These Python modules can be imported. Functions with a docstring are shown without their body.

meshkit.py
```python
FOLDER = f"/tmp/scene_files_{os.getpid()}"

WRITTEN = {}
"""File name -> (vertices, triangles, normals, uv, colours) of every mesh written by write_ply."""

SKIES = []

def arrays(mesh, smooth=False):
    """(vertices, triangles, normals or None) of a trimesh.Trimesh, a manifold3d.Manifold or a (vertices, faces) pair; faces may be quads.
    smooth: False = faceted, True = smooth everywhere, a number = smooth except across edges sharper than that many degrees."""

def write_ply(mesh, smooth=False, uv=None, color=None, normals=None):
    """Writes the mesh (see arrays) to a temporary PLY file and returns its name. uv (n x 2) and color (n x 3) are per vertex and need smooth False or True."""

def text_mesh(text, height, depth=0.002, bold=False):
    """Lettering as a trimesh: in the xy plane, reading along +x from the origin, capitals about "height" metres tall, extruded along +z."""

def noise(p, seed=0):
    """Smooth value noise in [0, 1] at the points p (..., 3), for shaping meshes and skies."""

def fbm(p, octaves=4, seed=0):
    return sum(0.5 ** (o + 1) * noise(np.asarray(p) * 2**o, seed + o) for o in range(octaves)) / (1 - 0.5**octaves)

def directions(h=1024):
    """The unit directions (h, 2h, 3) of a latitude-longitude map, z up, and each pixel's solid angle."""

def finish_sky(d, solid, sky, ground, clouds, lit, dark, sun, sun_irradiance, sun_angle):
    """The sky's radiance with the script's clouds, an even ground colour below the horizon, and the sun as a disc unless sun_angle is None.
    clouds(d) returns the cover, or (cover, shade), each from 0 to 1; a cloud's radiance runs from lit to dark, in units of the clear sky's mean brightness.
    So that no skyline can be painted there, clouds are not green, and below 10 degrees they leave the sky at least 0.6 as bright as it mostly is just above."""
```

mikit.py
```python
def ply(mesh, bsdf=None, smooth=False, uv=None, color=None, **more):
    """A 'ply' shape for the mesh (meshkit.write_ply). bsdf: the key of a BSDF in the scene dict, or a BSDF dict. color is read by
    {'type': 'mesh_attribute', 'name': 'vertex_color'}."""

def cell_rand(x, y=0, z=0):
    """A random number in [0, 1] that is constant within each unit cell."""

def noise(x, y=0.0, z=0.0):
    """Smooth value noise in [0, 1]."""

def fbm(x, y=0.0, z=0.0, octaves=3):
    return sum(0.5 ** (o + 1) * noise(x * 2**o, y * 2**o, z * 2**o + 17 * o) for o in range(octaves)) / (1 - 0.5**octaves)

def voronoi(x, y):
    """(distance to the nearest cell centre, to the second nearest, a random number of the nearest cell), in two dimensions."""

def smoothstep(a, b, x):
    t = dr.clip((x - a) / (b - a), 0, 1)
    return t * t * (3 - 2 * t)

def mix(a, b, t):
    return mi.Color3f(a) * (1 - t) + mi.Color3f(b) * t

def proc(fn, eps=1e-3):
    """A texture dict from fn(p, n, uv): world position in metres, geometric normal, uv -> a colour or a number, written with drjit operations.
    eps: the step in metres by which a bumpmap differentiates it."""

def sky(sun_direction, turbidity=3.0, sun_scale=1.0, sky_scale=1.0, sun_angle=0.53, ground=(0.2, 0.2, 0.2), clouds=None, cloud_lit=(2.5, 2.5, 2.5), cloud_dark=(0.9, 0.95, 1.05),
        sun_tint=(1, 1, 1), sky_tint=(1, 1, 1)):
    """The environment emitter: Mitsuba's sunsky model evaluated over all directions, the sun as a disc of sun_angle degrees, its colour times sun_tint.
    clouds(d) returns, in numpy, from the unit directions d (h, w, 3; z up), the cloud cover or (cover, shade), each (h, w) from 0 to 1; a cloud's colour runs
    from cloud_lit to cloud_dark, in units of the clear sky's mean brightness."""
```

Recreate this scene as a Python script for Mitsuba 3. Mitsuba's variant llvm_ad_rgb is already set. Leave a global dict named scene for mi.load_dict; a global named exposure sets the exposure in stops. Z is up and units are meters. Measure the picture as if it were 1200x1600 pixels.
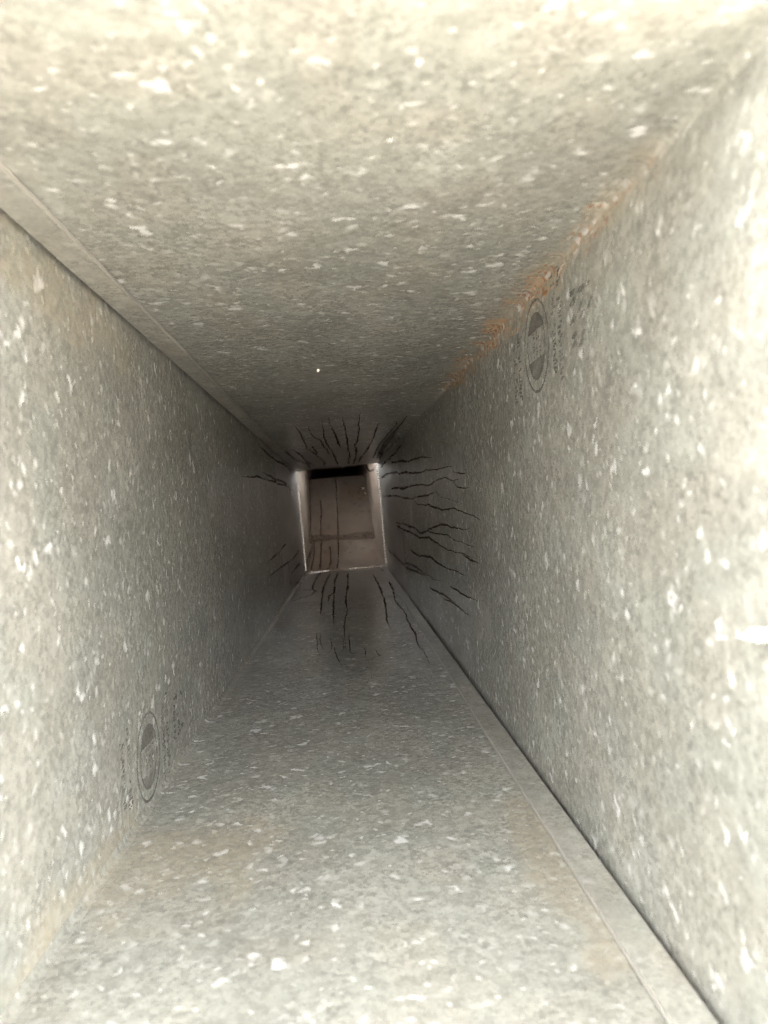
import math
import numpy as np
import drjit as dr
import mitsuba as mi
import trimesh
import mikit
from mikit import proc, noise, fbm, voronoi, cell_rand, smoothstep, mix

T = mi.ScalarTransform4f
scene, labels = {}, {}

# ------------------------------------------------------------------ camera, light, exposure
H = 0.17                                   # height of the lens above the ground, metres


def wpt(p):
    """Duct frame (x right, y down, z along the duct, metres from the lens) to world (z up, the duct runs along +y)."""
    p = np.asarray(p, float)
    return np.stack([p[..., 0], p[..., 2], H - p[..., 1]], -1)


FWD, UP = [0.05474742, 0.00589319, 0.99848284], [0.04583567, -0.99894327, 0.00338271]
eye = wpt([0, 0, 0.0])
look = T().look_at(origin=eye.tolist(), target=wpt(FWD).tolist(), up=(wpt(UP) - eye).tolist())
scene['camera'] = {'type': 'thinlens', 'fov': 53.52168, 'fov_axis': 'x', 'to_world': look, 'aperture_radius': 0.0009,
                   'focus_distance': 0.55, 'near_clip': 0.01, 'far_clip': 2000.0}
scene['sky_light'] = mikit.sky((0.0, 0.42, 0.9), turbidity=3, ground=(0.29, 0.287, 0.275), clouds=lambda d: np.full(d.shape[:2], 0.85),
                               cloud_lit=(2.38, 2.24, 2.0))
exposure = 7.22

# ------------------------------------------------------------------ helpers
_count = {}


def key_of(name, parent=None):
    full = f'{parent}__{name}' if parent else name
    n = _count.get(full, 0)
    _count[full] = n + 1
    return full if n == 0 else f'{full}_{n:03d}'


def put(name, mesh, bsdf, parent=None, smooth=False, uv=None, label=None):
    k = key_of(name, parent)
    scene[k] = mikit.ply(mesh, bsdf, smooth=smooth, uv=uv)
    if label:
        labels[k] = {'label': label}
    return k


def quads(nu, nv):
    i, j = np.meshgrid(np.arange(nv - 1), np.arange(nu - 1), indexing='ij')
    a = i * nu + j
    q = np.stack([a, a + 1, a + nu + 1, a + nu], -1).reshape(-1, 4)
    return np.vstack([q[:, [0, 1, 2]], q[:, [0, 2, 3]]])


def slab(inner, outer, uv):
    """A sheet of metal: an inner grid (nv, nu, 3), the same grid pushed outwards, and its rim."""
    nv, nu = inner.shape[:2]
    f = quads(nu, nv)
    n = nu * nv
    rim = np.concatenate([np.arange(nu), np.arange(1, nv) * nu + nu - 1, (nv - 1) * nu + np.arange(nu - 2, -1, -1), np.arange(nv - 2, 0, -1) * nu])
    r2 = np.roll(rim, -1)
    v = np.vstack([inner.reshape(-1, 3), outer.reshape(-1, 3), inner.reshape(-1, 3)[rim], outer.reshape(-1, 3)[rim]])
    m = len(rim)
    a, b = 2 * n + np.arange(m), 2 * n + np.roll(np.arange(m), -1)
    side = np.vstack([np.stack([a, b, b + m], 1), np.stack([a, b + m, a + m], 1)])
    w = uv.reshape(-1, 2)
    return (v, np.vstack([f, f[:, ::-1] + n, side])), np.vstack([w, w, w[rim], w[rim]])


# ------------------------------------------------------------------ the duct's shape
ZL, ZR, ZS, D = 0.095, 0.160, 1.30, 1.93    # the mouth is cut askew: where the left and the right wall begin; start of the cleaner end length, end of the straight run
NEAR = {'TL': (-0.109478, -0.105681), 'TR': (0.101343, -0.105681), 'BR': (0.101343, 0.150978), 'BL': (-0.109478, 0.150978)}
FAR = {'TL': (-0.11076, -0.10034), 'TR': (0.09521, -0.11261), 'BR': (0.10609, 0.14807), 'BL': (-0.09849, 0.15731)}
SIDES = {'top': ('TL', 'TR', 0.211), 'right': ('TR', 'BR', 0.257), 'bottom': ('BL', 'BR', 0.211), 'left': ('TL', 'BL', 0.257)}
OUTN = {'top': (0, -1, 0), 'right': (1, 0, 0), 'bottom': (0, 1, 0), 'left': (-1, 0, 0)}


def corner(k, z):
    z = np.asarray(z, float)
    w = (z - 0.24) / (D - 0.24)
    n, f = np.array(NEAR[k]), np.array(FAR[k])
    return np.concatenate([n + (f - n) * w[..., None], z[..., None]], -1)


def wall(side, m, z, lift=0.0):
    """The point m metres across the wall from its first corner, at depth z, lifted off the sheet into the duct."""
    a, b, width = SIDES[side]
    m, z = np.broadcast_arrays(np.asarray(m, float), np.asarray(z, float))
    c0, c1 = corner(a, z), corner(b, z)
    w = (m / width)[..., None]
    env = np.clip(np.minimum(m, width - m) / 0.05, 0, 1) ** 2
    from_noise = mikit.meshkit.fbm(np.stack([m * 7, z * 5, 0 * z + {'top': 1.3, 'right': 4.1, 'bottom': 7.7, 'left': 11.2}[side]], -1), 2, 5) - 0.5
    bulge = 0.0036 * env * from_noise       # the sheet is not quite flat
    return c0 + (c1 - c0) * w - np.array(OUTN[side]) * (lift + bulge)[..., None]


# ------------------------------------------------------------------ materials
def lit(name, **kw):
    scene[name] = {'type': 'twosided', 'bsdf': kw}


def zinc(u, v, seed, base, dark, fleck, amount=1.0):
    """Colour of spangled zinc sheet at u, v metres: (colour, how much of a bright crystal this is)."""
    wx = (noise(u * 260, v * 260, seed) - 0.5) * 0.7
    wy = (noise(u * 260, v * 260, seed + 9.0) - 0.5) * 0.7
    d1, e1, r1 = voronoi(u / 0.0048 + wx + seed * 3.1, v / 0.0048 + wy)
    d2, e2, r2 = voronoi(u / 0.0027 + wx * 1.6 + seed * 7.7, v / 0.0027 + wy * 1.6 + 31.0)
    d3, e3, r3 = voronoi(u / 0.0074 + wx * 1.3 + seed * 5.3, v / 0.0074 + wy * 1.3 + 71.0)
    big = dr.select(r1 > 0.915, smoothstep(0.62, 0.06, d1), 0.0) * (0.12 + 0.85 * dr.square(cell_rand(r1 * 9999.0)))
    small = dr.select(r2 > 0.90, smoothstep(0.62, 0.08, d2), 0.0) * (0.12 + 0.75 * dr.square(cell_rand(r2 * 9999.0)))
    large = dr.select(r3 > 0.975, smoothstep(0.56, 0.10, d3 + (noise(u * 700, v * 700, seed) - 0.5) * 0.3), 0.0) * 0.9
    fl = dr.clip(dr.maximum(dr.maximum(big, small * 0.8), large), 0, 1) * amount
    mottle = smoothstep(0.40, 0.66, fbm(u * 330, v * 330, seed + 3.0, 3))
    patch = smoothstep(0.3, 0.75, fbm(u * 26, v * 18, seed + 5.0, 3))
    spots = smoothstep(0.60, 0.74, noise(u * 620, v * 620, seed + 6.0)) * smoothstep(0.35, 0.6, noise(u * 90, v * 90, seed + 8.0))
    cellv = 0.90 + 0.20 * r1 * (0.5 + 0.5 * r2)
    tint = smoothstep(0.3, 0.7, noise(u * 55, v * 38, seed + 51.0))
    grain = fbm(u * 1250, v * 1250, seed + 53.0, 2)
    c = mix(base, dark, 0.55 * mottle) * cellv * (0.90 + 0.16 * patch) * (0.84 + 0.32 * grain)
    c = c * mix((1.013, 0.999, 0.982), (0.987, 1.004, 1.0), tint)
    c = mix(c, mi.Color3f(dark) * 0.65, 0.4 * spots)
    return mix(c, fleck, fl), fl


BASE, DARK, FLECK = (0.149, 0.151, 0.139), (0.107, 0.108, 0.097), (0.285, 0.29, 0.292)
RUST, RUST_DEEP, TAN = (0.225, 0.125, 0.055), (0.115, 0.046, 0.02), (0.175, 0.148, 0.1)


def rusty(c, dist, z, seed, reach, z0, z1, z2, z3, strength):
    """Granular rust along a corner: dist metres from it, between the depths given."""
    along = smoothstep(z0, z1, z) * (1 - smoothstep(z2, z3, z))
    edge = dist / reach + (fbm(dist * 170, z * 60, seed, 3) - 0.5) * 1.7
    stain = (1 - smoothstep(0.45, 1.15, edge)) * along
    grain = smoothstep(0.36, 0.62, fbm(dist * 900, z * 480, seed + 2.0, 3))
    clump = smoothstep(0.35, 0.62, fbm(dist * 210, z * 75, seed + 4.0, 2) + 0.14 * smoothstep(0.40, 0.46, z))
    c = mix(c, TAN, stain * 0.55 * strength)
    c = mix(c, RUST, dr.clip(stain * grain * clump * 1.6, 0, 1) * strength * (0.35 + 0.65 * smoothstep(0.28, 0.40, z)))
    pit = smoothstep(0.66, 0.76, noise(dist * 520, z * 300, seed + 7.0)) * stain * clump
    salt = smoothstep(0.70, 0.80, noise(dist * 330, z * 190, seed + 11.0)) * along * (1 - smoothstep(0.2, 0.7, dist / reach))
    c = mix(c, RUST_DEEP, dr.clip(pit, 0, 1) * strength)
    return mix(c, (0.33, 0.34, 0.36), salt * 0.5)


def smear(c, u, v, u0, v0, ru, rv, seed, col, k):
    """An irregular stain with a grain of its own round (u0, v0)."""
    d = dr.sqrt(dr.square((u - u0) / ru) + dr.square((v - v0) / rv)) + (fbm(u * 70, v * 45, seed, 3) - 0.5) * 1.3
    g = 0.45 + 0.55 * smoothstep(0.3, 0.65, fbm(u * 420, v * 300, seed + 1.0, 2))
    return mix(c, col, (1 - smoothstep(0.45, 1.05, d)) * g * k)


def wall_colour(side):
    seed = {'top': 2.0, 'right': 13.0, 'bottom': 29.0, 'left': 47.0}[side]

    def fn(p, n, uv):
        u, v = uv.x, uv.y
        c, _ = zinc(u, v, seed, BASE, DARK, FLECK)
        if side == 'top':
            c = rusty(c, 0.211 - u, v, 3.0, 0.009, 0.20, 0.30, 0.62, 0.78, 0.6)
        if side == 'right':
            c = rusty(c, u, v, 5.0, 0.011, 0.20, 0.32, 0.60, 0.72, 0.8)
        if side == 'bottom':
            c = smear(c, u, v, 0.030, 0.345, 0.045, 0.055, 3.0, TAN, 0.3)
            c = smear(c, u, v, 0.190, 0.320, 0.014, 0.080, 6.0, (0.155, 0.135, 0.1), 0.45)
        if side == 'left':
            c = smear(c, u, v, 0.252, 0.30, 0.016, 0.10, 8.0, TAN, 0.4)
            c = smear(c, u, v, 0.015, 0.30, 0.018, 0.12, 9.0, TAN, 0.35)
        return c
    return fn


def wall_rough(side):
    seed = {'top': 2.0, 'right': 13.0, 'bottom': 29.0, 'left': 47.0}[side]
    return lambda p, n, uv: 0.23 + 0.10 * noise(uv.x * 240, uv.y * 240, seed + 40.0)


for s in SIDES:
    lit('zinc_' + s, type='principled', base_color=proc(wall_colour(s)), roughness=proc(wall_rough(s)), metallic=0.10, specular=0.30)


def flange_colour(p, n, uv):
    c, _ = zinc(uv.x, uv.y, 61.0, (0.155, 0.154, 0.140), (0.125, 0.124, 0.112), (0.25, 0.25, 0.25), 0.35)
    return c


lit('zinc_flange', type='principled', base_color=proc(flange_colour), roughness=0.30, metallic=0.10, specular=0.30)


def sleeve_colour(p, n, uv):
    u, v = uv.x, uv.y
    c = mix((0.168, 0.160, 0.153), (0.138, 0.131, 0.125), smoothstep(0.35, 0.7, fbm(u * 16, v * 3.0, 3.0, 3)))
    grain = fbm(u * 500, v * 160, 8.0, 3)
    return c * (0.86 + 0.28 * grain)


lit('zinc_clean', type='principled', base_color=proc(sleeve_colour), roughness=0.33, metallic=0.35, specular=0.3)


def back_colour(p, n, uv):
    u, v = uv.x, uv.y
    c = mix((0.135, 0.115, 0.100), (0.110, 0.092, 0.078), smoothstep(0.3, 0.7, fbm(u * 14, v * 9, 2.0, 3)))
    c = mix(c, (0.13, 0.098, 0.074), 0.6 * smoothstep(0.5, 0.75, fbm(u * 22 + 3, v * 12, 12.0, 3)))
    spots = smoothstep(0.70, 0.82, noise(u * 130, v * 40, 5.0)) * smoothstep(0.4, 0.6, noise(u * 25, v * 25, 6.0))
    c = mix(c, (0.05, 0.035, 0.025), 0.35 * spots)
    return c * (0.92 + 0.16 * fbm(u * 300, v * 90, 9.0, 2))


lit('brown_steel', type='principled', base_color=proc(back_colour), roughness=0.5, metallic=0.15, specular=0.4)
lit('grime', type='diffuse', reflectance=proc(lambda p, n, uv: mix((0.05, 0.040, 0.034), (0.10, 0.085, 0.073), smoothstep(0.35, 0.65, fbm(p.x * 300, p.z * 300, p.y * 80, 3)))))
lit('tar', type='diffuse', reflectance={'type': 'rgb', 'value': (0.034, 0.026, 0.021)})
lit('bare_edge', type='principled', base_color={'type': 'rgb', 'value': (0.85, 0.82, 0.78)}, roughness=0.35, metallic=0.3, specular=0.5)
lit('worn_edge', type='principled', base_color={'type': 'rgb', 'value': (0.20, 0.197, 0.182)}, roughness=0.3, metallic=0.3, specular=0.4)
lit('crumb', type='diffuse', reflectance={'type': 'rgb', 'value': (0.50, 0.47, 0.43)})
lit('screw_steel', type='principled', base_color={'type': 'rgb', 'value': (0.86, 0.85, 0.82)}, roughness=0.28, metallic=0.75, specular=0.5)
lit('ground_soil', type='diffuse', reflectance=proc(lambda p, n, uv: mix((0.30, 0.304, 0.304), (0.225, 0.228, 0.228), fbm(p.x * 9, p.y * 9, 0.0, 4))))


def ink_colour(p, n, uv):
    c, _ = zinc(uv.x, uv.y, 13.0, BASE, DARK, FLECK)
    worn = 0.6 * smoothstep(0.30, 0.62, fbm(uv.x * 900, uv.y * 900, 77.0, 3)) + 0.9 * smoothstep(0.42, 0.7, fbm(uv.x * 130, uv.y * 90, 71.0, 2))
    return mix((0.05, 0.047, 0.043), c, dr.clip(0.08 + 0.30 * worn, 0, 0.7))


lit('stamp_ink', type='principled', base_color=proc(ink_colour), roughness=0.45, metallic=0.2, specular=0.4)

# ------------------------------------------------------------------ ground
g = 600.0
lowest = 0.1650
scene['ground'] = mikit.ply((np.array([[-g, -g, H - lowest], [g, -g, H - lowest], [g, g, H - lowest], [-g, g, H - lowest]]), np.array([[0, 1, 2, 3]])), 'ground_soil')
labels['ground'] = {'label': 'dry bare ground that the metal duct lies on', 'category': 'ground', 'kind': 'structure'}

# ------------------------------------------------------------------ the straight duct
DUCT = 'metal_duct'
labels[DUCT] = {'label': 'long galvanized sheet metal duct seen from inside, spangled grey walls', 'category': 'duct'}
BEND = 0.0035
RANGE = {'top': (0.0, 0.211 - BEND), 'right': (BEND, 0.260), 'bottom': (BEND, 0.211), 'left': (-0.003, 0.257 - BEND)}
SLOT = 0.0018
LAP = 0.04                                 # the elbow laps over the end of the straight run
PANEL_LABEL = {'top': 'upper duct wall, palest and brightest near the opening', 'right': 'right duct wall with round ink stamp and rust along its upper edge',
               'bottom': 'lower duct wall with tan stains near the opening', 'left': 'left duct wall with faint round ink stamp low down'}


def panel(side, z0, z1, nz, bsdf, parent, name, step=0.0, label=None):
    lo, hi = RANGE[side]
    width = SIDES[side][2]
    if side == 'top':
        lo = SLOT
    if side == 'bottom':
        hi = width - SLOT
    m = np.linspace(lo, hi, 28)
    z = np.linspace(z0 or 0, z1, nz)
    M, Z = np.meshgrid(m, z)
    if z0 is None:
        start = {'left': ZL, 'right': ZR}.get(side, ZL + (ZR - ZL) * m / width)
        Z = start + (z1 - start) * np.linspace(0, 1, nz)[:, None] + 0 * M
    inner = wall(side, M, Z, -step)
    outer = wall(side, M, Z, -step - 0.0008)
    mesh, uv = slab(wpt(inner), wpt(outer), np.stack([M, Z], -1))
    return put(name, mesh, bsdf, parent, smooth=False, uv=uv, label=label)


PK = {}
for s in SIDES:
    PK[s] = panel(s, None, ZS, 90, 'zinc_' + s, DUCT, 'wall_panel', label=PANEL_LABEL[s])


def bend(k, z0, z1, nz, bsdf, parent, step=0.0):
    """The rounded fold between two walls at corner k."""
    z = np.linspace(z0, z1, nz)
    a, b = {'TR': ('top', 'right'), 'BL': ('bottom', 'left')}[k]
    ma = 0.211 - BEND if k == 'TR' else BEND
    mb = BEND if k == 'TR' else 0.257 - BEND
    pa, pb, pc = wall(a, ma, z, -step), wall(b, mb, z, -step), corner(k, z) + (np.array(OUTN[a]) + np.array(OUTN[b])) * step
    t = np.linspace(0, 1, 7)[None, :, None]
    inner = pa[:, None] * (1 - t) ** 2 + pc[:, None] * 2 * t * (1 - t) + pb[:, None] * t ** 2
    outer = inner + (np.array(OUTN[a]) * (1 - t) + np.array(OUTN[b]) * t) * 0.0008
    uvm = (ma + (np.linspace(-0.5, 0.5, 7) * BEND * 1.6 if k == 'TR' else np.linspace(0.5, -0.5, 7) * BEND * 1.6))
    uvg = np.stack(np.broadcast_arrays(uvm[None, :], z[:, None]), -1)
    mesh, uv = slab(wpt(inner), wpt(outer), uvg)
    put('corner_bend', mesh, bsdf, parent, smooth=True, uv=uv, label={'TR': 'rusty folded corner between upper and right walls', 'BL': 'folded corner between lower and left walls'}[k] if parent == DUCT else None)


bend('TR', ZR, ZS, 60, 'zinc_top', DUCT)
bend('BL', ZL, ZS, 60, 'zinc_bottom', DUCT)


def seam(side, z0, z1, nz, parent, bsdf, step=0.0):
    """The lap flange along a seam, with the dark slot between it and the next wall and the closed fold behind the slot."""
    width = SIDES[side][2]
    z = np.linspace(z0, z1, nz)
    wob = 0.0016 * (mikit.meshkit.fbm(np.stack([z * 9, z * 0, z * 0 + 3.3], -1), 2, 2) - 0.5)
    prof = [(SLOT + 0.0004, 0.0003), (SLOT + 0.0004, 0.0018), (SLOT + 0.0012, 0.0022), (0.0148, 0.0022), (0.0154, 0.0017), (0.0154, 0.0003)]
    grid = []
    for m, l in prof:
        mm = m + wob if m > 0.01 else m + 0 * wob
        grid.append(wall(side, mm if side == 'top' else width - mm, z, l - step))
    grid = np.stack(grid, 1)
    mid = grid.mean(1, keepdims=True) * 0 + grid
    outer = mid.copy()
    outer[:, :, 1] += (np.array(OUTN[side])[1]) * 0.0002
    M = np.array([p[0] for p in prof])
    uvg = np.stack(np.broadcast_arrays(M[None, :] * 1.0, z[:, None]), -1)
    n = len(prof)
    # closed bar: profile rings joined all round
    v = wpt(grid).reshape(-1, 3)
    i, j = np.meshgrid(np.arange(nz - 1), np.arange(n), indexing='ij')
    a, b = i * n + j, i * n + (j + 1) % n
    q = np.stack([a, b, b + n, a + n], -1).reshape(-1, 4)
    caps = [[0, k, k + 1] for k in range(1, n - 1)] + [[(nz - 1) * n, (nz - 1) * n + k + 1, (nz - 1) * n + k] for k in range(1, n - 1)]
    f = np.vstack([q[:, [0, 1, 2]], q[:, [0, 2, 3]], np.array(caps)])
    put('seam_flange', (v, f), bsdf, parent, uv=uvg.reshape(-1, 2))
    edge = wall(side, (0.0156 + wob) if side == 'top' else width - 0.0156 - wob, z, 0.0013 - step)
    rr = np.array([[-1, -1], [1, -1], [1, 1], [-1, 1]]) * 0.5
    o = np.array(OUTN[side])
    er = edge[:, None] + rr[None, :, :1] * np.array([0.0005, 0, 0]) + rr[None, :, 1:] * o * 0.0016
    vv = wpt(er).reshape(-1, 3)
    i, j = np.meshgrid(np.arange(nz - 1), np.arange(4), indexing='ij')
    a, b = i * 4 + j, i * 4 + (j + 1) % 4
    q4 = np.stack([a, b, b + 4, a + 4], -1).reshape(-1, 4)
    put('cut_edge', (vv, np.vstack([q4[:, [0, 1, 2]], q4[:, [0, 2, 3]]])), 'worn_edge', parent)
    # folded pocket behind the slot
    o = np.array(OUTN[side])
    inw = np.array([1.0, 0, 0]) * (1 if side == 'top' else -1)
    zf = np.minimum(z, D - LAP - 0.0005)
    c = corner('TL' if side == 'top' else 'BR', zf) + o * step - inw * step
    ring = np.stack([c - inw * 0.0009 - o * 0.006, c - inw * 0.0009 + o * 0.010, c + inw * 0.008 + o * 0.010, c + inw * 0.008 + o * 0.0009], 1)
    out = ring + np.array([-1, -1, 1, 1])[None, :, None] * inw * 0.0008 + np.array([0, 1, 1, 0])[None, :, None] * o * 0.0008
    uvp = np.stack(np.broadcast_arrays(np.arange(4)[None, :] * 0.006, z[:, None]), -1)
    keep = np.r_[True, np.diff(zf) > 0]
    ring, out, uvp = ring[keep], out[keep], uvp[keep]
    mid2 = ring[-1:].mean(1, keepdims=True) + 0 * ring[-1:]   # the fold is pinched shut at its far end
    ring, out, uvp = np.concatenate([ring, mid2 + [0, 0, 0.0002]]), np.concatenate([out, mid2 + [0, 0, 0.0010]]), np.concatenate([uvp, uvp[-1:]])
    mesh, uv = slab(wpt(ring), wpt(out), uvp)
    put('seam_fold', mesh, 'zinc_flange', parent, uv=uv)


seam('top', ZL, ZS, 60, DUCT, 'zinc_flange')
seam('bottom', ZR, ZS, 60, DUCT, 'zinc_flange')

# ------------------------------------------------------------------ the cleaner end length, slipped over the first
SLEEVE = 'duct_end_length'
labels[SLEEVE] = {'label': 'smoother plain grey far length of duct just before the brown end', 'category': 'duct'}
ST = 0.0008
for s in SIDES:
    panel(s, ZS - 0.02, D, 36, 'zinc_clean', SLEEVE, 'wall_panel', step=ST + 0.0002)
bend('TR', ZS - 0.02, D, 30, 'zinc_clean', SLEEVE, ST + 0.0002)
bend('BL', ZS - 0.02, D, 30, 'zinc_clean', SLEEVE, ST + 0.0002)
seam('top', ZS + 0.001, D, 30, SLEEVE, 'zinc_clean', ST + 0.0002)
seam('bottom', ZS + 0.001, D, 30, SLEEVE, 'zinc_clean', ST + 0.0002)

# ------------------------------------------------------------------ the elbow at the far end
ELBOW = 'duct_elbow'
labels[ELBOW] = {'label': 'brown stained elbow closing the far end of the duct, streaked with black runs', 'category': 'duct elbow'}
TS = np.array([-0.04, .2, .36, .68, 1.])
EL = np.array([[-0.1008, 0.1597, 1.89], [-0.1066, 0.1353, 2.2], [-0.1057, 0.0862, 2.36], [-0.1093, -0.0135, 2.55], [-0.1156, -0.1135, 2.75]])
ER = np.array([[0.1083, 0.1504, 1.89], [0.0973, 0.1175, 2.2], [0.0963, 0.084, 2.36], [0.0921, -0.0236, 2.55], [0.0875, -0.1209, 2.75]])


def heel(a, t, lift=0.0):
    """The elbow's outer wall: a across, t up its slope."""
    a, t = np.broadcast_arrays(np.asarray(a, float), np.asarray(t, float))
    L = np.stack([np.interp(t, TS, EL[:, i]) for i in range(3)], -1)
    R = np.stack([np.interp(t, TS, ER[:, i]) for i in range(3)], -1)
    return L + (R - L) * a[..., None] + np.array([0, -0.8, -0.6]) * np.asarray(lift, float)[..., None]


ROWS = np.unique(np.r_[np.linspace(TS[0], 1, 62), TS])
A, B = np.meshgrid(np.linspace(0, 1, 24), ROWS)
uvh = np.stack([A * 0.2, B * 0.9], -1)
mesh, uv = slab(wpt(heel(A, B)), wpt(heel(A, B, -0.001)), uvh)
BACK = put('heel_panel', mesh, 'brown_steel', ELBOW, uv=uv, label='brown sloping back wall of the elbow with vertical black streaks')
# a lapped joint across the heel panel: a low dark ridge of grime
zt = np.linspace(0.0, 1.0, 40)
ridge = [heel(zt, 0.330 + 0.010 * np.sin(zt * 5) - 0.006, 0.0004), heel(zt, 0.345 + 0.010 * np.sin(zt * 5), 0.0014), heel(zt, 0.372 + 0.008 * np.sin(zt * 5), 0.0014), heel(zt, 0.385 + 0.006 * np.sin(zt * 9), 0.0004)]
ridge = np.stack(ridge, 1)
mesh, uv = slab(wpt(ridge), wpt(ridge + np.array([0, 0.0, 0.0002])), np.zeros(ridge.shape[:2] + (2,)))
put('grime_band', mesh, 'grime', ELBOW)
tt = (ROWS - TS[0]) / (1 - TS[0])
for (E, bk, tk, sgn) in ((EL, 'BL', 'TL', -1), (ER, 'BR', 'TR', 1)):
    e0, e1 = E[0], corner(tk, D - LAP) + np.array([sgn * 0.0023, -0.0023, 0])
    front = e0 + (e1 - e0) * tt[:, None]
    back = np.stack([np.interp(TS[0] + (1 - TS[0]) * tt, TS, E[:, i]) for i in range(3)], -1)
    grid = np.stack([front + (back - front) * w for w in np.linspace(0, 1, 8)], 1)
    uvc = np.stack(np.broadcast_arrays(np.linspace(0, 0.3, 8)[None, :] + 3 * sgn, tt[:, None] * 0.26), -1)
    mesh, uv = slab(wpt(grid), wpt(grid + np.array([sgn * 0.0008, 0, 0])), uvc)
    put('side_panel', mesh, 'brown_steel', ELBOW, uv=uv)
# the way on behind the throat edge: a low branch running on above the heel panel
tl, tr = corner('TL', D - LAP) + np.array([-0.0023, -0.0023, 0]), corner('TR', D - LAP) + np.array([0.0023, -0.0023, 0])


def quad_sheet(p, bsdf, name, off, n=6):
    p = np.asarray(p, float)
    a, b = np.meshgrid(np.linspace(0, 1, n), np.linspace(0, 1, n))
    a, b = a[..., None], b[..., None]
    grid = (p[0] * (1 - a) + p[1] * a) * (1 - b) + (p[3] * (1 - a) + p[2] * a) * b
    uvq = np.concatenate([a * np.linalg.norm(p[1] - p[0]), b * np.linalg.norm(p[3] - p[0])], -1) + 5.0
    mesh, uv = slab(wpt(grid), wpt(grid + np.array(off)), uvq)
    put(name, mesh, 'brown_steel', ELBOW, uv=uv)


HT, ZB = -0.20, 4.6
WZ0, WZ1 = 2.00, 2.34
l4, r4 = EL[-1], ER[-1]
x0, x1 = -0.135, 0.118
quad_sheet([tl, tr, [tr[0], HT, tr[2]], [tl[0], HT, tl[2]]], 'brown_steel', 'throat_panel', (0, 0, -0.001))
quad_sheet([[x0, HT, D - LAP], [x1, HT, D - LAP], [x1, HT - 0.012, ZB], [x0, HT - 0.012, ZB]], 'brown_steel', 'roof_panel', (0, -0.001, 0))
quad_sheet([[x0, HT - 0.02, ZB], [x1, HT - 0.02, ZB], [x1, 0.0, ZB], [x0, 0.0, ZB]], 'brown_steel', 'far_panel', (0, 0, 0.001))
quad_sheet([l4, r4, [r4[0], r4[1] + 0.01, ZB], [l4[0], l4[1] + 0.01, ZB]], 'brown_steel', 'ledge_panel', (0, 0.001, 0))
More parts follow.
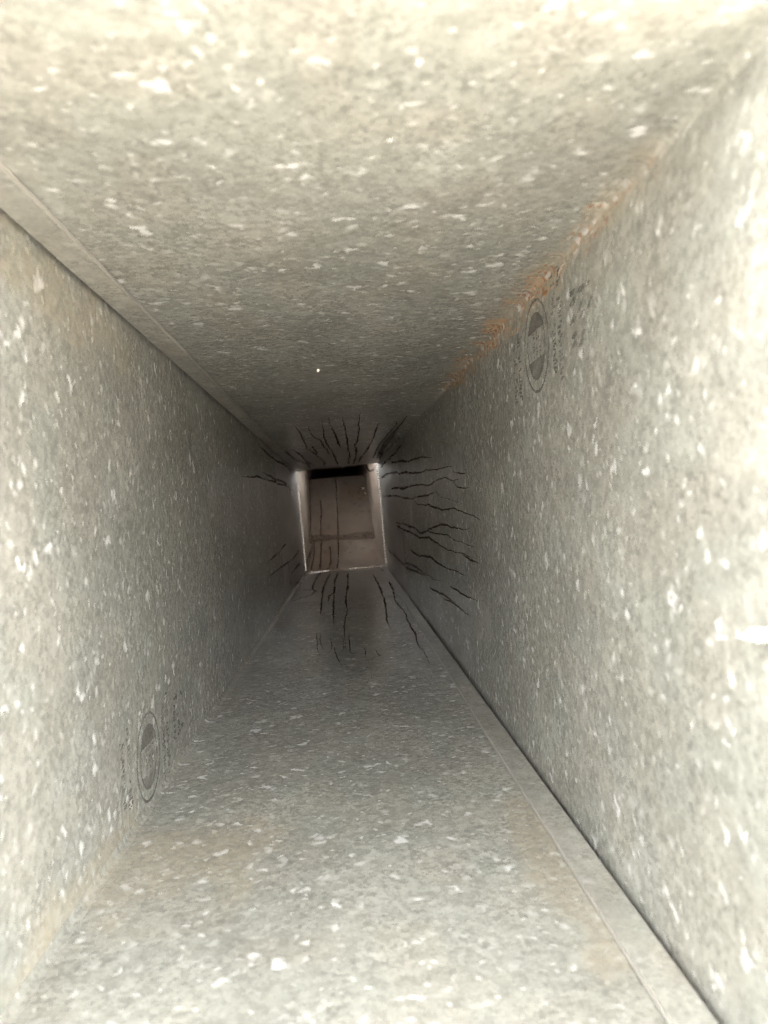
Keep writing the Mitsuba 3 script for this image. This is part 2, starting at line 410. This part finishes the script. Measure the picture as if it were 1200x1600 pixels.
for (c, e, sgn) in ((tl, l4, -1), (tr, r4, 1)):
    hc, he = HT - 0.002, HT - 0.006
    WY0, WY1 = (-0.126, -0.176) if sgn < 0 else (-0.142, -0.192)

    def pt(y, z, c=c, e=e):
        return [c[0] + (e[0] - c[0]) * (z - c[2]) / (e[2] - c[2]), y, z]
    zc, ze = c[2], e[2]
    # a slot in each side lets daylight in
    strips = [(c, e, pt(WY0, ze), pt(WY0, zc)), (pt(WY1, zc), pt(WY1, ze), pt(he, ze), pt(hc, zc)),
              (pt(WY0, zc), pt(WY0, WZ0), pt(WY1, WZ0), pt(WY1, zc)), (pt(WY0, WZ1), pt(WY0, ze), pt(WY1, ze), pt(WY1, WZ1))]
    for q in strips:
        quad_sheet(q, 'brown_steel', 'upper_side_panel', (sgn * 0.001, 0, 0))
    quad_sheet([e, [e[0], e[1] + 0.01, ZB], [e[0], HT - 0.016, ZB], [e[0], he, e[2]]], 'brown_steel', 'upper_side_panel', (sgn * 0.001, 0, 0))


def bar(p, q, r, bsdf, name, parent, n=10, seed=0, label=None):
    """A thin, slightly wavering strip of cut metal from p to q (duct frame)."""
    t = np.linspace(0, 1, n)
    c = np.asarray(p)[None] + (np.asarray(q) - np.asarray(p))[None] * t[:, None]
    rng = np.random.default_rng(seed)
    rr = r * (0.75 + 0.5 * rng.random(n))
    d = (np.asarray(q) - np.asarray(p)) / np.linalg.norm(np.asarray(q) - np.asarray(p))
    s1 = np.cross(d, [0, 0, 1.0])
    s1 /= np.linalg.norm(s1)
    s2 = np.cross(d, s1)
    ang = np.arange(6) * np.pi / 3
    v = c[:, None] + rr[:, None, None] * (np.cos(ang)[None, :, None] * s1 + np.sin(ang)[None, :, None] * s2)
    v = np.vstack([wpt(v).reshape(-1, 3), wpt(c[[0, -1]])])
    f = []
    for i in range(n - 1):
        for j in range(6):
            a, b = i * 6 + j, i * 6 + (j + 1) % 6
            f += [[a, b, b + 6], [a, b + 6, a + 6]]
    for j in range(6):
        f += [[n * 6, (j + 1) % 6, j], [n * 6 + 1, (n - 1) * 6 + j, (n - 1) * 6 + (j + 1) % 6]]
    return put(name, (v, np.array(f)), bsdf, parent, smooth=40, label=label)


def lerp(a, b, t):
    return np.asarray(a) + (np.asarray(b) - np.asarray(a)) * t


cTL, cTR, cBR, cBL = (corner(k, D - 0.003) for k in ('TL', 'TR', 'BR', 'BL'))
inx, iny = np.array([0.0012, 0, 0]), np.array([0, 0.0012, 0])
bar(lerp(cTL, cBL, 0.13) + inx, lerp(cTL, cBL, 0.97) + inx, 0.0007, 'bare_edge', 'joint_edge', ELBOW, 14, 1)
bar(lerp(cTR, cBR, 0.03) - inx, lerp(cTR, cBR, 0.98) - inx, 0.0007, 'bare_edge', 'joint_edge', ELBOW, 14, 2)
bar(lerp(cBL, cBR, 0.03) - iny, lerp(cBL, cBR, 0.28) - iny, 0.0007, 'bare_edge', 'joint_edge', ELBOW, 8, 3)
bar(lerp(cBL, cBR, 0.53) - iny, lerp(cBL, cBR, 0.97) - iny, 0.0007, 'bare_edge', 'joint_edge', ELBOW, 10, 4)

# a shallow rib across the right wall
zr = 1.108 + np.array([-0.006, -0.0025, 0.0025, 0.006])
MR, ZR = np.meshgrid(np.linspace(0.018, 0.150, 30), zr)
lift = np.array([0.0001, 0.0011, 0.0011, 0.0001])[:, None] * np.clip(np.minimum(MR - 0.018, 0.150 - MR) / 0.02, 0.12, 1)
gr = wall('right', MR, ZR, lift)
mesh, uv = slab(wpt(gr), wpt(gr + np.array([0.0004, 0, 0])), np.stack([MR, ZR], -1))
put('cross_rib', mesh, 'zinc_clean', PK['right'], uv=uv)
# a little bent tab hanging at the upper right of the far joint
tab = lerp(cTL, cTR, 0.86) + np.array([0, 0.001, 0.004])
tab = tab + np.array([[0, 0, 0], [0.001, 0.007, 0], [0.004, 0.013, 0], [0.010, 0.016, 0], [0.016, 0.013, 0], [0.019, 0.009, 0]])
w = np.array([0.0030, 0.0026, 0.0022, 0.0020, 0.0016, 0.0010])
nrm = np.gradient(tab, axis=0)
nrm = np.stack([-nrm[:, 1], nrm[:, 0], 0 * nrm[:, 0]], 1) / np.linalg.norm(nrm, axis=1, keepdims=True)
gr = np.stack([tab - nrm * w[:, None], tab + nrm * w[:, None]], 1)
mesh, uv = slab(wpt(gr), wpt(gr + np.array([0, 0, 0.0015])), np.zeros(gr.shape[:2] + (2,)))
put('bent_tab', mesh, 'tar', ELBOW, label='small dark curled tab at the upper right of the far joint')

# ------------------------------------------------------------------ black runs on the sheet
# millimetres across the wall and millimetres of depth; on the elbow thousandths across and thousandths up the slope
RUNS = {
    'top': [
         [(19, 1299), (22, 1510), (31, 1622), (39, 1750), (38, 1843)],
         [(33, 1286), (39, 1425), (41, 1637), (53, 1773)],
         [(68, 1228), (69, 1334), (69, 1427)],
         [(100, 860), (101, 941), (107, 1088), (111, 1218), (115, 1323)],
         [(57, 934), (59, 1054), (58, 1269), (66, 1423), (72, 1536), (78, 1690), (75, 1809)],
         [(73, 943), (74, 1065), (85, 1173), (85, 1243), (90, 1328), (91, 1451)],
         [(92, 872), (91, 992), (90, 1124), (93, 1250), (98, 1364), (102, 1536), (108, 1863)],
         [(116, 884), (119, 970), (122, 1099), (126, 1230), (129, 1396), (133, 1537), (134, 1864)],
         [(136, 852), (137, 936), (141, 1112), (141, 1220), (138, 1292), (144, 1413), (147, 1593), (148, 1877)],
         [(164, 969), (165, 1172), (166, 1318), (163, 1501), (159, 1695), (159, 1841)],
         [(184, 943), (188, 1004), (185, 1170), (182, 1291), (189, 1704)],
         [(194, 897), (194, 1051), (196, 1304), (204, 1725)],
         [(195, 949), (192, 1084), (190, 1298), (199, 1749)],
         [(215, 1042), (210, 1190), (208, 1389), (206, 1778)],
         [(4, 1268), (8, 1440), (4, 1600), (10, 1818)],
    ],
    'right': [
         [(12, 1175), (15, 1358), (13, 1575), (17, 1843)],
         [(25, 1459), (36, 1228), (45, 1060), (48, 949), (57, 815)],
         [(40, 1841), (40, 1639), (47, 1392), (54, 1280), (57, 1151), (63, 1048), (66, 961), (68, 852), (71, 766), (73, 707), (73, 665)],
         [(74, 1516), (75, 1379), (80, 1233), (80, 1085), (81, 970), (85, 845), (82, 785), (81, 722), (86, 680), (86, 632)],
         [(84, 1822), (87, 1532), (91, 1315), (96, 1182), (98, 1048), (96, 979), (96, 884), (94, 812), (99, 766), (103, 697), (107, 639)],
         [(101, 1038), (107, 985), (107, 889), (110, 812), (112, 747), (111, 700), (114, 642), (116, 600), (120, 557)],
         [(136, 905), (131, 822), (127, 753), (128, 696), (129, 647), (126, 603)],
         [(140, 1446), (137, 1249), (139, 1142), (139, 1052), (143, 987), (138, 889), (138, 797), (137, 733), (140, 690), (140, 625), (141, 593)],
         [(145, 1430), (147, 1258), (148, 1082), (150, 991), (146, 911), (147, 830), (150, 750), (150, 684), (150, 628), (150, 588)],
         [(174, 1155), (176, 1053), (172, 963), (169, 872), (170, 798), (169, 712), (168, 643)],
         [(209, 1847), (210, 1524), (210, 1278), (202, 1095), (197, 958)],
         [(205, 1291), (195, 1090), (194, 957), (192, 868), (187, 792)],
         [(206, 800), (202, 703), (201, 628)],
         [(187, 742), (186, 658), (183, 591)],
         [(86, 680), (94, 644), (94, 593)],
         [(151, 646), (153, 612), (153, 574)],
         [(208, 927), (202, 799), (200, 713)],
         [(78, 677), (82, 631), (82, 597)],
    ],
    'bottom': [
         [(2, 1923), (1, 1764), (4, 1574), (-4, 1516)],
         [(37, 1907), (34, 1691), (35, 1547), (47, 1461)],
         [(65, 1876), (61, 1704), (58, 1529), (60, 1409), (63, 1260), (66, 1106)],
         [(83, 1856), (83, 1766), (79, 1649), (82, 1420), (74, 1372), (74, 1276)],
         [(82, 1392), (85, 1147), (87, 990)],
         [(109, 1804), (108, 1518), (105, 1376), (104, 1279), (106, 1136), (102, 983), (105, 805)],
         [(166, 1715), (170, 1468), (168, 1259), (164, 1103), (159, 996), (160, 930)],
         [(193, 1878), (199, 1690), (201, 1413), (198, 1218), (198, 1102), (201, 1034), (205, 947)],
         [(194, 1545), (190, 1340), (185, 1184), (189, 1073), (186, 983), (187, 906), (183, 812), (185, 767), (184, 712)],
         [(72, 945), (76, 864), (81, 814)],
         [(85, 904), (88, 850), (86, 812)],
         [(67, 947), (70, 877), (76, 798)],
         [(91, 848), (95, 782), (100, 740)],
         [(108, 929), (110, 803), (115, 801)],
         [(125, 835), (125, 798), (125, 771)],
         [(136, 811), (140, 775)],
         [(99, 933), (101, 844), (100, 798)],
         [(-1, 1484), (12, 1519), (43, 1479), (37, 1412), (21, 1371), (10, 1330)],
    ],
    'left': [
         [(63, 834), (60, 920), (55, 1009), (55, 1113), (52, 1244), (53, 1335), (49, 1486), (55, 1688)],
         [(46, 1065), (46, 1168), (48, 1276), (44, 1452), (49, 1620)],
         [(172, 1054), (168, 1177), (165, 1297), (161, 1427)],
         [(191, 1064), (192, 1213), (196, 1450), (194, 1637), (190, 1787)],
         [(221, 1463), (219, 1556), (220, 1771)],
         [(252, 1563), (253, 1723), (255, 1919)],
         [(8, 1038), (12, 1144), (13, 1307), (7, 1491), (7, 1672), (14, 1743)],
         [(189, 1397), (207, 1438), (225, 1438), (246, 1469)],
    ],
    'plate': [
         [(11, 999), (14, 764), (21, 558), (30, 395), (55, 258), (17, 209), (-1, 110)],
         [(185, 739), (198, 614), (179, 425), (195, 249), (182, 13)],
         [(477, 1000), (474, 809), (458, 600), (446, 414), (445, 231), (426, 111), (387, 0)],
         [(39, 394), (70, 346), (95, 234), (84, 101), (70, 23)],
         [(36, 259), (40, 194), (28, 58)],
         [(306, 276), (335, 216), (320, 91), (278, 0)],
    ],

}


def ribbon(place, pts, width, seed, wiggle, fade=True):
    """A dried run: a low strip following pts, place(u, v, lift) -> points."""
    rng = np.random.default_rng(seed)
    p = np.asarray(pts, float)
    seg = np.r_[0, np.cumsum(np.hypot(np.diff(p[:, 0]) * 4, np.diff(p[:, 1])))]
    n = max(8, int(seg[-1] / 9))
    t = np.linspace(0, seg[-1], n)
    from scipy.interpolate import PchipInterpolator
    u, v = PchipInterpolator(seg, p[:, 0])(t), PchipInterpolator(seg, p[:, 1])(t)
    ends = np.minimum(1, np.minimum(np.arange(n), np.arange(n)[::-1]) / 3)
    k = rng.normal(size=n)
    k = np.convolve(k, [0.25, 0.5, 0.25], 'same')
    u = u + wiggle * k * ends
    w = width(u, v) * (0.75 + 0.5 * rng.random(n)) * (0.25 + 0.75 * ends)
    w = w * (0.55 + 0.9 * mikit.meshkit.noise(np.stack([t * 0.011, 0 * t + seed, 0 * t], -1), 3))
    if fade:
        w = w * np.clip(0.18 + np.arange(n) / (0.5 * n), 0, 1)
    rows = [place(u - w * 0.5, v, 0.00012 + 0 * u), place(u - w * 0.28, v, 0.0005 + 0 * u), place(u + w * 0.28, v, 0.0005 + 0 * u), place(u + w * 0.5, v, 0.00012 + 0 * u)]
    return wpt(np.stack(rows, 1))


for side, runs in RUNS.items():
    for i, pts in enumerate(runs):
        seed = 100 * len(side) + i
        if side == 'plate':
            g = ribbon(lambda u, v, l: heel(u / 1000, v / 1000, l * 3), pts, lambda u, v: 17.0 - 5.0 * v / 1000, seed, 2.5, False)
            mesh, _ = slab(g, g + np.array([0, 0.0002, -0.0002]), np.zeros(g.shape[:2] + (2,)))
            put('black_run', mesh, 'tar', BACK)
            continue
        p = np.asarray(pts, float)
        lim = SIDES[side][2] * 1000 - 1
        p[:, 0] = np.clip(p[:, 0], 1.5, lim)
        p[:, 1] = np.minimum(p[:, 1], D * 1000 - 6)
        if p[0, 1] > p[-1, 1]:
            p = p[::-1]
        thin = 0.5 if side == 'bottom' and 9 <= i <= 16 else 1.0
        wf = lambda u, v, thin=thin: 0.85 * thin * np.clip(1.5 + 2.3 * (v / 1000 - 0.55), 0.8, 4.6)
        for lo, hi, off, parent in ((0, ZS * 1000, 0.0, DUCT), (ZS * 1000, 3000, -0.001, SLEEVE)):
            if p[0, 1] >= hi or p[-1, 1] <= lo:
                continue
            dense = []
            for a, b in zip(p[:-1], p[1:]):
                dense += [a] + [a + (b - a) * s for s in ((np.array([lo, hi]) - a[1]) / (b[1] - a[1] + 1e-9)) if 0 < s < 1]
            dense = np.array(dense + [p[-1]])
            dense = dense[(dense[:, 1] >= lo - 0.01) & (dense[:, 1] <= hi + 0.01)]
            if len(dense) < 2 or np.ptp(dense[:, 1]) < 12:
                continue
            g = ribbon(lambda u, v, l: wall(side, u / 1000, v / 1000, l + off), dense, wf, seed, 0.75, lo == 0)
            mesh, _ = slab(g, g, np.zeros(g.shape[:2] + (2,)))
            put('black_run', mesh, 'tar', parent)

# ------------------------------------------------------------------ ink stamps (too worn to read: a ring, two dark caps, rows of specks)
def stamp(side, m0, z0, flip, seed, parent, label):
    rng = np.random.default_rng(seed)
    V, F, UV = [], [], []

    def poly(pts):
        pts = np.asarray(pts, float)
        base = sum(len(v) for v in V)
        m, z = m0 + pts[:, 0] * flip, z0 + pts[:, 1] * flip
        V.append(wall(side, m, z, 0.0003 + 0 * m))
        UV.append(np.stack([m, z], 1))
        F.extend([[base, base + k, base + k + 1] for k in range(1, len(pts) - 1)])

    def ring(r0, r1, a0=0, a1=2 * math.pi, n=48):
        a = np.linspace(a0, a1, n + 1)
        for k in range(n):
            poly([(r0 * math.cos(a[k]), r0 * math.sin(a[k])), (r1 * math.cos(a[k]), r1 * math.sin(a[k])), (r1 * math.cos(a[k + 1]), r1 * math.sin(a[k + 1])), (r0 * math.cos(a[k + 1]), r0 * math.sin(a[k + 1]))])

    def row(z, m_from, m_to, hgt, pitch, slant=0.0, keep=0.8):
        x = m_from
        while x < m_to:
            if rng.random() < keep:
                for _ in range(rng.integers(2, 4)):
                    du, dz = rng.uniform(0, pitch * 0.55), rng.uniform(-0.5, 0.5) * hgt
                    a, b = pitch * rng.uniform(0.16, 0.34), hgt * rng.uniform(0.12, 0.34)
                    poly([(x + du - a, z + dz - b), (x + du + a, z + dz - b + slant * a), (x + du + a, z + dz + b + slant * a), (x + du - a, z + dz + b)])
            x += pitch

    ring(0.0219, 0.0233)
    ring(0.0157, 0.0168)
    for sg in (-1, 1):                      # dark caps at both ends of the inner disc
        h = 0.0065 if sg > 0 else 0.0080
        a = math.acos(h / 0.0158)
        t = np.linspace(-a, a, 22)
        poly([(sg * 0.0158 * math.cos(x), 0.0158 * math.sin(x)) for x in t])
    for z in (-0.0065, -0.0015, 0.0045):
        row(z, -0.0070, 0.0060, 0.0030, 0.0016)
    for z, a, b in ((0.046, -0.010, 0.022), (0.036, -0.014, 0.024)):
        row(z, a, b, 0.0055, 0.0021)
    for z, a, b in ((-0.032, -0.026, 0.020), (-0.042, -0.030, 0.024)):
        row(z, a, b, 0.0050, 0.0021)
    for z in (-0.062, -0.072, -0.083):
        row(z, -0.012 + 0.004 * rng.random(), 0.014, 0.0062, 0.0038, 2.6, 0.5)
    v = np.vstack(V)
    put('ink_stamp', (wpt(v), np.array(F)), 'stamp_ink', parent, uv=np.vstack(UV), label=label)


stamp('right', 0.0290, 0.377, 1, 5, DUCT, 'worn dark round ink stamp with rows of print, right wall')
stamp('left', 0.2315, 0.410, -1, 8, DUCT, 'faint round ink stamp with rows of print, lower left wall')

# ------------------------------------------------------------------ small things
def blob(p, r, bsdf, name, label, cat, seed, group=None, squash=(1, 1, 1)):
    m = trimesh.creation.icosphere(2, 1.0)
    v = m.vertices * (1 + 0.45 * (mikit.meshkit.noise(m.vertices * 1.7 + seed, seed)[:, None] - 0.5)) * np.array(squash) * r
    k = put(name, (wpt(p) + v, m.faces), bsdf, smooth=True)
    labels[k] = {'label': label, 'category': cat}
    if group:
        labels[k]['group'] = group


# a sheet metal screw whose tip comes through the right wall near the opening
SCREW = key_of('metal_screw')
labels[SCREW] = {'label': 'bright pointed screw tip sticking through the right wall near the opening', 'category': 'screw'}
base = wall('right', 0.1405, 0.178, 0)
prof = [(0.012, 0.0), (0.012, 0.0034), (0.008, 0.0042), (0.005, 0.0040), (0.0012, 0.0021)]
ax = np.linspace(-0.003, 0.0088, 60)
ang = np.linspace(0, 2 * np.pi, 25)[:-1]
rad = np.where(ax < 0.004, 0.0016, 0.0016 * np.clip((0.0088 - ax) / 0.0048, 0.02, 1))
th = rad[:, None] * (1 + 0.22 * np.maximum(0, np.cos(ang[None, :] - ax[:, None] * 2 * np.pi / 0.0018)) ** 4)
v = np.stack([np.broadcast_to(-ax[:, None], th.shape), th * np.cos(ang), th * np.sin(ang)], -1).reshape(-1, 3) + base
i, j = np.meshgrid(np.arange(59), np.arange(24), indexing='ij')
a, b = i * 24 + j, i * 24 + (j + 1) % 24
q = np.stack([a, b, b + 24, a + 24], -1).reshape(-1, 4)
put('shank', (wpt(v), np.vstack([q[:, [0, 1, 2]], q[:, [0, 2, 3]]])), 'screw_steel', SCREW, smooth=40)
hd = trimesh.creation.cylinder(0.0042, 0.003, sections=6)
hd.apply_transform(trimesh.geometry.align_vectors([0, 0, 1], [1, 0, 0]))
put('head', (wpt(base + np.array([0.0028, 0, 0])) + hd.vertices, hd.faces), 'screw_steel', SCREW)

blob(wall('top', 0.0971, 0.573, 0.001), 0.0012, 'crumb', 'white_crumb', 'tiny white crumb stuck to the middle of the upper wall', 'crumb', 3)
blob(lerp(cTL, cBL, 0.18) + np.array([0.002, 0, 0]), 0.0026, 'crumb', 'white_crumb', 'white crumb on the left edge of the far joint', 'crumb', 5, None, (0.8, 0.8, 1.6))
blob(heel(0.93, 0.825, 0.003), 0.0030, 'crumb', 'white_crumb', 'upper of two white crumbs on the right seam of the brown end', 'crumb', 7, None, (1.5, 1, 0.9))
blob(heel(0.955, 0.765, 0.003), 0.0026, 'crumb', 'white_crumb', 'lower of two white crumbs on the right seam of the brown end', 'crumb', 9)
blob(lerp(cTR, cBR, 0.06) + np.array([-0.001, 0, 0]), 0.0013, 'crumb', 'white_crumb', 'white crumb at the upper right corner of the far joint', 'crumb', 11)
blob(lerp(cTL, cTR, 0.57) + np.array([0, 0.001, 0]), 0.0020, 'crumb', 'white_crumb', 'white crumb on the upper edge of the far joint', 'crumb', 13, None, (1.6, 1, 0.6))

labels = {k: v for k, v in labels.items()}
